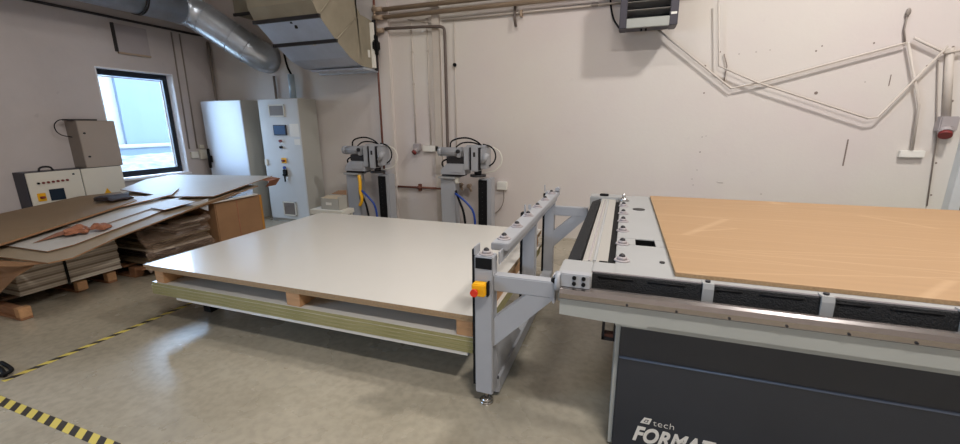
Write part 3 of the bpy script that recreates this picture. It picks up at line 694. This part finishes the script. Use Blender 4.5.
# table
tb = MB().box(-.01, 2.14, .80, .24, 3.98, TZ, .004).box(.24, 1.80, .80, 5.5, 4.02, TZ, .004)
tb.box(-.23, 1.80, .80, .24, 2.02, TZ, .006).box(-.01, 2.02, .80, .06, 2.14, TZ).box(.18, 2.02, .80, .24, 2.14, TZ)
tb = MB()
tb.box(.0, 1.835, .80, 5.6, 2.33, TZ, .004).box(.0, 2.46, .80, 5.6, 4.0, TZ, .004).box(.0, 2.33, .80, .10, 2.46, TZ).box(.205, 2.33, .80, 5.6, 2.46, TZ)
tb.box(-.245, 1.76, .80, -.096, 1.97, TZ, .006).box(-.096, 1.835, .80, .0, 1.97, TZ)
tb.build('table_top', 'machine_lt', mc)
bx('recess', 'black', (.09, 2.32, .80, .215, 2.47, .83), mc)
MB().use('black').box(.1005, 2.3305, .83, .1025, 2.4595, TZ-.004).box(.2025, 2.3305, .83, .2045, 2.4595, TZ-.004).box(.1005, 2.457, .83, .2045, 2.4595, TZ-.004).build('recess_lining', None, mc)
MB().cyl((.145, 3.36, TZ), (.145, 3.36, TZ+.004), .045, seg=24).build('oval_recess', 'dark_steel', mc)
bx('slot', 'black', (-.035, 1.97, .90, .0, 3.72, .925), mc)
bx('extrusion', 'alu_y', (-.155, 1.975, .88, -.035, 3.78, .938), mc, .003)
bx('extrusion_rib', 'machine_lt', (-.105, 1.98, .938, -.09, 3.70, .944), mc)
bx('extrusion_rib', 'taupe2', (-.128, 1.98, .938, -.120, 3.70, .942), mc)
bx('small_slot', 'black', (-.075, 1.975, .939, -.035, 1.99, .941), mc)
MB().prism([(-.25, .86), (-.235, .915), (-.165, .945), (-.158, .86)], 'Y', 1.98, 3.74).build('brush_strip', 'brush', mc)
bx('end_block', 'machine_lt', (-.26, 3.78, .84, .02, 3.95, .955), mc, .008)
bx('cable_gland', 'black', (-.18, 3.82, .955, -.10, 3.88, .972), mc, .006)
bx('table_support', 'machine', (-.15, 2.0, .74, .0, 3.9, .88), mc)
for y in (2.03, 2.33, 2.63, 2.90, 3.16, 3.46): caster(.03, y, TZ, mc, .026)
MB().cyl((.03, 3.72, TZ), (.03, 3.72, TZ+.03), .05, .02, 20).cyl((.03, 3.72, TZ+.03), (.03, 3.72, TZ+.06), .014).build('pivot_cone', 'alu', mc)
for x, y in ((.215, 2.05),): MB().cyl((x, y, TZ), (x, y, TZ+.006), .012).build('screw', 'dark_steel', mc)
# front: white strip, brush, rail, apron
bx('front_strip', 'taupe2', (-.10, 1.828, .90, 5.6, 1.834, .942), mc, .002)
MB().prism([(1.737, .845), (1.737, .858), (1.804, .858), (1.816, .934), (1.827, .937), (1.827, .845)], 'X', -.095, 5.6).build('brush_band', 'brush', mc)
rr = MB()
for k in range(28):
    x = -.07+k*.21; rr.cyl((x, 1.813, .922), (x+.15, 1.813, .922), .0045, seg=8)
rr.build('brush_rod', 'black', mc)
for x in (.375, .785, 1.195, 1.605, 2.015): 
    c = MB().prism([(1.845, .947), (1.806, .947), (1.799, .925), (1.798, .858), (1.803, .858), (1.811, .938), (1.845, .941)], 'X', x-.021, x+.021).build('clip_bracket', 'machine_lt', mc)
    MB().cyl((x, 1.828, .947), (x, 1.828, .955), .010).build('screw', 'dark_steel', c)
pl = bx('end_plate', 'machine', (-.225, 1.712, .893, -.098, 1.76, .957), mc, .004)
for dx in (.075, .035-.0):
    pass
for x, z in ((-.165, .948), (-.125, .948), (-.165, .921), (-.125, .921)):
    MB().cyl((x, 1.712, z-.006), (x, 1.706, z-.006), .009, seg=16).build('plate_hole', 'black', pl)
MB().cyl((-.250, 1.75, .905), (-.226, 1.75, .905), .045, seg=24).box(-.265, 1.745, .79, -.251, 1.80, .93, .004).build('end_hub', 'machine', mc)
MB().cyl((-.272, 1.75, .905), (-.251, 1.75, .905), .008, .018, seg=16).build('hub_nut', 'black', mc)
rl = MB().prism([(1.700, .846), (1.696, .868), (1.702, .888), (1.716, .896), (1.735, .896), (1.735, .838), (1.708, .838)], 'X', -.225, 5.6).build('front_rail', 'rail', mc)
sc_ = MB()
for k in range(20): sc_.cyl((.06+k*.19, 1.702, .851), (.06+k*.19, 1.695, .851), .005, seg=8)
sc_.build('rail_screws', 'dark_steel', rl)
ap = MB().prism([(-.225, .835), (-.225, .757), (.145, .745), (.150, .757), (5.6, .757), (5.6, .84)], 'Y', 1.72, 1.80).build('apron', 'apron', mc)
MB().box(.02, 1.80, .70, 5.6, 1.86, .80).build('under_beam', 'apron', mc)
# base
bs = MB(); bs.use('apron').box(.028, 1.862, .02, .046, 3.9, .80).box(.046, 1.9, .02, 5.6, 3.9, .80)
bs.build('base_carcass', None, mc)
fp = MB().prism([(1.850, .745), (1.850, .53), (1.842, .512), (1.842, .02), (1.90, .02), (1.90, .745)], 'X', .048, 5.6).build('front_panel', 'charcoal', mc)
MB().tube([(.05, 1.846, .518), (5.6, 1.846, .518)], .006, 8).build('panel_crease', 'crease', mc)
bx('plinth', 'black', (.08, 1.90, .0, 5.5, 3.85, .02), mc)
bk = MB().box(-.045, 2.20, .40, -.03, 2.25, .80).box(.018, 2.20, .40, .03, 2.25, .80).box(-.045, 2.20, .40, .03, 2.25, .42).build('cable_bracket', 'dark_steel', mc)
bx('bracket_tray', 'rust', (-.04, 2.205, .42, .02, 2.245, .44), mc)
# lettering
def text(body, x, z, size, shear, key, parent, off=0, space=1.0, sx=1.0):
    c = bpy.data.curves.new('t', 'FONT'); c.body = body; c.size = size; c.shear = shear; c.offset = off; c.extrude = .0008; c.space_character = space
    to = bpy.data.objects.new('t', c); COL.objects.link(to)
    bpy.context.view_layer.update()
    me = bpy.data.meshes.new_from_object(to.evaluated_get(bpy.context.evaluated_depsgraph_get()))
    COL.objects.unlink(to); bpy.data.objects.remove(to)
    me.transform(Matrix.Translation(Vector((x, 1.8405, z))-wloc(parent)) @ Matrix.Rotation(math.pi/2, 4, 'X') @ Matrix.Diagonal((sx, 1, 1, 1)))
    me.materials.clear(); me.materials.append(M[key])
    o = bpy.data.objects.new('lettering', me); COL.objects.link(o); o.parent = parent; return o
text('FORMAT-4', .140, .086, .112, .3, 'letter', mc, .0042, 1.06, .74)
text('tech', .226, .186, .046, 0, 'letter', mc, -.0008, 1.05, 1.15)
lg = MB().use('letter').prism([(.170, .188), (.210, .188), (.220, .220), (.186, .220)], 'Y', 1.8395, 1.8418)
lg.use('charcoal').prism([(.184, .196), (.202, .196), (.207, .212), (.192, .212)], 'Y', 1.8388, 1.8396)
lg.use('letter').prism([(.189, .200), (.199, .200), (.202, .208), (.194, .208)], 'Y', 1.8382, 1.8389)
lg.build('logo', None, mc)
# oak coloured board on the table
MB().use('chip').box(.255, 1.875, TZ+.0005, 3.06, 3.945, TZ+.016).use('panel').box(.255, 1.875, TZ+.016, 3.06, 3.945, TZ+.019).build('spoilboard', None, label='large oak coloured board with pale cut marks on machine table', cat='board')

# ------------------------------------------------------------------ left storage: pallet, stack, loose sheets, bundles
p = empty('pallet', (-5.9, 2.1, 0), 'worn wooden pallet under the banded board stack', 'pallet')
bx('bottom_plank', 'wood_dk', (-6.6, 1.67, 0, -4.72, 1.75, .022), p, .003)
bx('stringer', 'wood_dk', (-6.5, 1.685, .0225, -4.792, 1.74, .098), p, .003)
bx('bottom_plank', 'wood_dk', (-6.6, 2.20, 0, -5.02, 2.28, .022), p, .003)
bx('bottom_plank', 'wood_dk', (-6.6, 2.46, 0, -5.0, 2.54, .022), p, .003)
for y0, y1, xe in ((1.67, 1.75, -4.72), (2.20, 2.28, -4.98), (2.46, 2.54, -5.0)):
    for x in (xe-.07, -5.8, -6.55): bx('block', 'wood', (x, y0, .022, x+.07, y1, .11), p, .003)
for k in range(5): bx('top_plank', 'wood_shaded', (-5.06-.38*k-.10, 1.72, .11, -5.06-.38*k, 2.56, .132), p, .003)
z = .1325
for k in range(18):
    j = random.uniform(-.006, .006)
    board(-6.75+j, 1.80+random.uniform(0, .01), z, -4.985+j, 2.585+random.uniform(0, .01), z+.018, 'mdf_edge', ('mdf_light', 'mdf_edge', 'mdf_mid', 'mdf_light')[(k*7) % 4],
          'grey brown boards in the banded stack on the wooden pallet', 'boards of the banded stack', 'fibreboard'); z += .019
ZS = z
st = MB().box(-4.978, 2.135, .12, -4.970, 2.155, ZS+.004).box(-6.76, 2.13, ZS+.0005, -4.972, 2.16, ZS+.004).build('strapping_band', 'black', label='dark strap wound around the grey brown board stack', cat='strap')
M['sheet_dk'] = mat('brown_packing_sheet', (134, 112, 86), .7, var=.07, scale=1.5)
def sheet(name, key, pts, th, label, cat='sheet', edge='card'):
    m = MB(); m.use(edge).slab([(a, b, c-.001) for a, b, c in pts], th-.001); m.use(key).slab(pts, .001)
    return m.build(name, None, label=label, cat=cat)
def pz(y, off): return .545+.135*(y-1.9)+off
def sl(pts, off): return [(x, y, pz(y, off)) for x, y in pts]
# pieces listed from the lowest layer up; each lies on the one below
sheet('loose_sheet', 'sheet_tan', sl([(-4.42, 1.95), (-4.50, 2.5), (-4.6, 4.1), (-6.3, 4.1), (-6.3, 1.95)], -.02), .012, 'lowest tan sheet poking out under the loose sheets')
sheet('loose_sheet', 'sheet_tan', sl([(-5.2, 1.74), (-4.36, 1.78), (-4.27, 1.90), (-4.41, 2.32), (-4.53, 3.29), (-4.60, 3.75), (-6.0, 3.8), (-5.9, 1.74)], 0), .012, 'long tan backed sheet forming the near front edge of the pile')
sheet('loose_sheet', 'sheet_white', sl([(-5.3, 1.89), (-4.62, 1.90), (-4.56, 2.06), (-4.69, 2.79), (-4.83, 3.21), (-5.52, 3.33), (-5.8, 3.3), (-5.7, 1.89)], .018), .008, 'long pale sheet with angled corner above the tan front sheet')
sheet('loose_sheet', 'sheet_white', sl([(-4.86, 2.38), (-4.90, 2.80), (-4.97, 3.34), (-5.26, 3.16), (-5.5, 3.0), (-5.5, 2.3)], .030), .006, 'narrow pale sheet behind the crumpled brown wrapping paper')
sheet('loose_sheet', 'sheet_white', sl([(-4.92, 2.95), (-4.92, 3.25), (-4.60, 3.23), (-4.66, 2.92)], .038), .006, 'small pale offcut lying near the front edge of pile')
sheet('loose_sheet', 'sheet_white', sl([(-4.56, 3.42), (-4.62, 4.37), (-6.39, 4.2), (-6.50, 3.9), (-6.26, 3.43), (-5.17, 3.31)], .042), .010, 'large white sheet with lifted corner below the window')
sheet('loose_sheet', 'sheet_white', sl([(-5.25, 2.86), (-5.46, 2.92), (-5.33, 3.56), (-5.13, 3.33)], .062), .012, 'narrow dark edged strip lying diagonally on the white sheets')
bd = MB()
m = [(-5.13, 1.55, .555), (-5.15, 2.26, .672), (-5.29, 3.04, .77), (-6.07, 3.32, .79), (-6.72, 3.2, .715), (-6.76, 2.5, .635), (-6.76, 1.55, .55)]
sheet('packing_board', 'sheet_dk', m, .018, 'big brown packing board leaning against the cream control cabinet', 'board')
MB().prism([(3.14, .745), (3.36, .775), (3.34, .63)], 'X', -4.575, -4.57).build('torn_film', 'film_white', label='small white torn triangle hanging under the sheet edge', cat='paper')
# folded corner of the large sheet
cf = MB().slab([(-4.62, 4.37, .905), (-4.64, 4.20, .885), (-4.50, 4.20, .875), (-4.47, 4.36, .895)], .005)
cf.slab([(-4.50, 4.20, .875), (-4.47, 4.36, .895), (-4.56, 4.36, .80), (-4.60, 4.22, .79)], .005)
cf.build('folded_flap', 'card_red', label='brown folded paper corner hanging at far end of white sheet', cat='paper')
sheet('drooping_card', 'card', [(-4.52, 1.76, .495), (-4.67, 1.70, .405), (-4.99, 1.62, .155), (-5.9, 1.60, .155), (-5.9, 1.74, .495)], .006, 'brown cardboard hanging down over near end of board stack', 'cardboard')
sheet('drooping_card', 'card', [(-5.2, 1.62, .52), (-4.40, 1.80, .515), (-4.62, 1.70, .495), (-5.2, 1.52, .50)], .005, 'tan card strip sticking out just under the front sheets', 'cardboard')
# crumpled papers
def crumple(name, key, c, sx, sy, sz, label, seed, cat='paper'):
    random.seed(seed); m = MB(); q = bmesh.ops.create_icosphere(m.bm, subdivisions=3, radius=1)
    ph = [random.uniform(0, 6) for _ in range(6)]
    for v in q['verts']:
        d = v.co.copy(); k = 1+.18*math.sin(5*d.x+ph[0])+.18*math.sin(6*d.y+ph[1]*2)+.15*math.sin(9*d.x*d.y+ph[2])+random.uniform(-.08, .08)
        v.co = Vector((c[0]+d.x*sx*k, c[1]+d.y*sy*k, c[2]+max(-.3, d.z)*sz*k))
    return m.build(name, key, label=label, cat=cat)
crumple('crumpled_paper', 'card_red', (-4.84, 2.24, pz(2.24, .05)), .12, .08, .045, 'larger crumpled brown wrapping paper lying on pale sheet', 3)
crumple('crumpled_paper', 'card_red', (-4.72, 2.36, pz(2.36, .05)), .07, .06, .04, 'smaller crumpled brown paper at right of the larger one', 5)
sheet('torn_paper', 'card_red', [(-5.0, 1.98, pz(1.98, .024)), (-4.88, 2.20, pz(2.2, .045)), (-5.0, 2.36, pz(2.36, .05)), (-5.1, 2.2, pz(2.2, .026))], .002, 'torn flat brown paper beside the crumpled paper', 'paper')
crumple('dark_cloth', 'dark_stuff', (-5.66, 3.02, pz(3.02, .085)), .20, .18, .03, 'dark brown crumpled cloth lying below the switch box', 9, 'cloth')
# wrapped strips bundle and cardboard bundle behind
p = empty('pallet', (-5.6, 3.0, 0), 'wooden pallet under the plastic wrapped strips behind board stack', 'pallet')
bx('bottom_plank', 'wood_dk', (-6.5, 2.66, 0, -4.92, 2.74, .022), p); bx('bottom_plank', 'wood_dk', (-6.5, 3.3, 0, -4.82, 3.38, .022), p)
for y in (2.66, 3.3):
    for x in (-5.0, -5.8): bx('block', 'wood_dk', (x, y, .022, x+.1, y+.08, .11), p)
for k in range(6): bx('top_plank', 'wood_dk', (-4.84-.3*k, 2.64, .11, -4.74-.3*k, 3.44, .132), p)
random.seed(11)
for k in range(17):
    z0 = .133+k*.025; e_ = .04 if k < 11 else 0
    L = MB().box(-6.3, 2.72+random.uniform(-.05, .10)+(.3 if k > 10 else 0), z0, -4.66+random.uniform(-.10, .03)-(.0 if k < 11 else .08), 3.40+random.uniform(-.02, .03), z0+.012+random.uniform(0, .011))
    L.build('board_offcut', random.choice(['offcut', 'dark_stuff', 'offcut', 'mdf_edge']), label='dark uneven board offcuts stacked under the loose sheets', cat='offcut', group='board offcuts under the sheets')
def film():
    m = bpy.data.materials.new('cloudy_plastic_film'); m.use_nodes = True
    n = m.node_tree.nodes; l = m.node_tree.links; p = n['Principled BSDF']
    p.inputs['Base Color'].default_value = srgb(150, 126, 108); p.inputs['Roughness'].default_value = .3; p.inputs['Alpha'].default_value = .35
    return m
M['film'] = film()
fm = MB()
q = bmesh.ops.create_grid(fm.bm, x_segments=16, y_segments=12, size=1)
for v in q['verts']:
    a, b = v.co.x, v.co.y
    v.co = Vector((-4.58+.05*math.sin(5*a+3*b)+.03*math.sin(11*b)+.03*random.random()-(b+1)*.06, 3.0+a*.38, .36+b*.23+.03*math.sin(7*a)))
    for f in v.link_faces: f.smooth = True
fm.build('plastic_film', 'film', label='cloudy plastic film draped over the dark offcuts', cat='plastic film')
o = empty('cardboard_bundle', (-5.3, 3.86, 0), 'brown cardboard wrapped bundle with ochre tape behind white boards', 'bundle')
MB().box(-6.1, 3.45, .12, -4.60, 4.12, .70, .01).build('wrapped_body', 'card', o)
bx('tape_strip', 'orange', (-4.605, 4.095, .12, -4.594, 4.122, .695), o)
bx('skid', 'wood_dk', (-6.0, 3.5, 0, -4.66, 3.6, .12), o); bx('skid', 'wood_dk', (-6.0, 3.98, 0, -4.66, 4.08, .12), o)
MB().box(-4.602, 3.74, .12, -4.596, 3.75, .69).build('fold_crease', 'card_red', o)
bx('white_offcut', 'laminate', (-6.2, 3.40, .705, -4.57, 4.05, .722), None, .002, label='white board lying on top of the cardboard wrapped bundle', cat='board')

# ------------------------------------------------------------------ camera
cam = bpy.data.cameras.new('camera'); co = bpy.data.objects.new('camera', cam); COL.objects.link(co); SC.camera = co
f = 404.3; p, y, r = [math.radians(a) for a in (13.557, 19.403, .37)]
cp, sp, cy, sy, cr, sr = math.cos(p), math.sin(p), math.cos(y), math.sin(y), math.cos(r), math.sin(r)
Fv = Vector((-sy*cp, cy*cp, -sp)); rt = Vector((cy, sy, 0)); dn = Fv.cross(rt)
R_, D_ = rt*cr+dn*sr, -rt*sr+dn*cr
mw = Matrix(((R_.x, -D_.x, -Fv.x, 0), (R_.y, -D_.y, -Fv.y, 0), (R_.z, -D_.z, -Fv.z, 1.6), (0, 0, 0, 1)))
co.matrix_world = mw
cam.sensor_width = 36; cam.lens = f/960*36; cam.clip_start = .02

# ------------------------------------------------------------------ light
def area(name, loc, sx, sy_, power, col, rot=(0, 0, 0)):
    L = bpy.data.lights.new(name, 'AREA'); L.shape = 'RECTANGLE'; L.size = sx; L.size_y = sy_; L.energy = power; L.color = col
    o = bpy.data.objects.new(name, L); COL.objects.link(o); o.location = loc; o.rotation_euler = rot; return o
warm = (1, .965, .935)
area('ceiling_lamp', (2.4, 3.1, 5.45), .5, .3, 140, warm)
area('ceiling_lamp', (-1.6, 2.4, 5.45), 1.2, .3, 42, warm)
area('ceiling_lamp', (1.2, -.6, 5.45), 1.6, .35, 160, warm)
for a_, b_, WZ1 in OPEN:
    L = bpy.data.lights.new('window_portal', 'AREA'); L.shape = 'RECTANGLE'; L.size = WZ1-WZ0; L.size_y = b_-a_; L.cycles.is_portal = True
    q = bpy.data.objects.new('window_portal', L); COL.objects.link(q); q.location = (XL-.28, (a_+b_)/2, (WZ0+WZ1)/2); q.rotation_euler = (0, -math.pi/2, 0)
wd = bpy.data.worlds.new('world'); SC.world = wd; wd.use_nodes = True
bg = wd.node_tree.nodes['Background']; bg.inputs[0].default_value = (.52, .72, 1, 1); bg.inputs[1].default_value = 15.0
SC.view_settings.view_transform = 'Standard'; SC.view_settings.look = 'None'; SC.view_settings.gamma = 1
SC.view_settings.use_curve_mapping = False; SC.view_settings.exposure = 0.5
SC.cycles.use_denoising = True
SC.cycles.max_bounces = 8
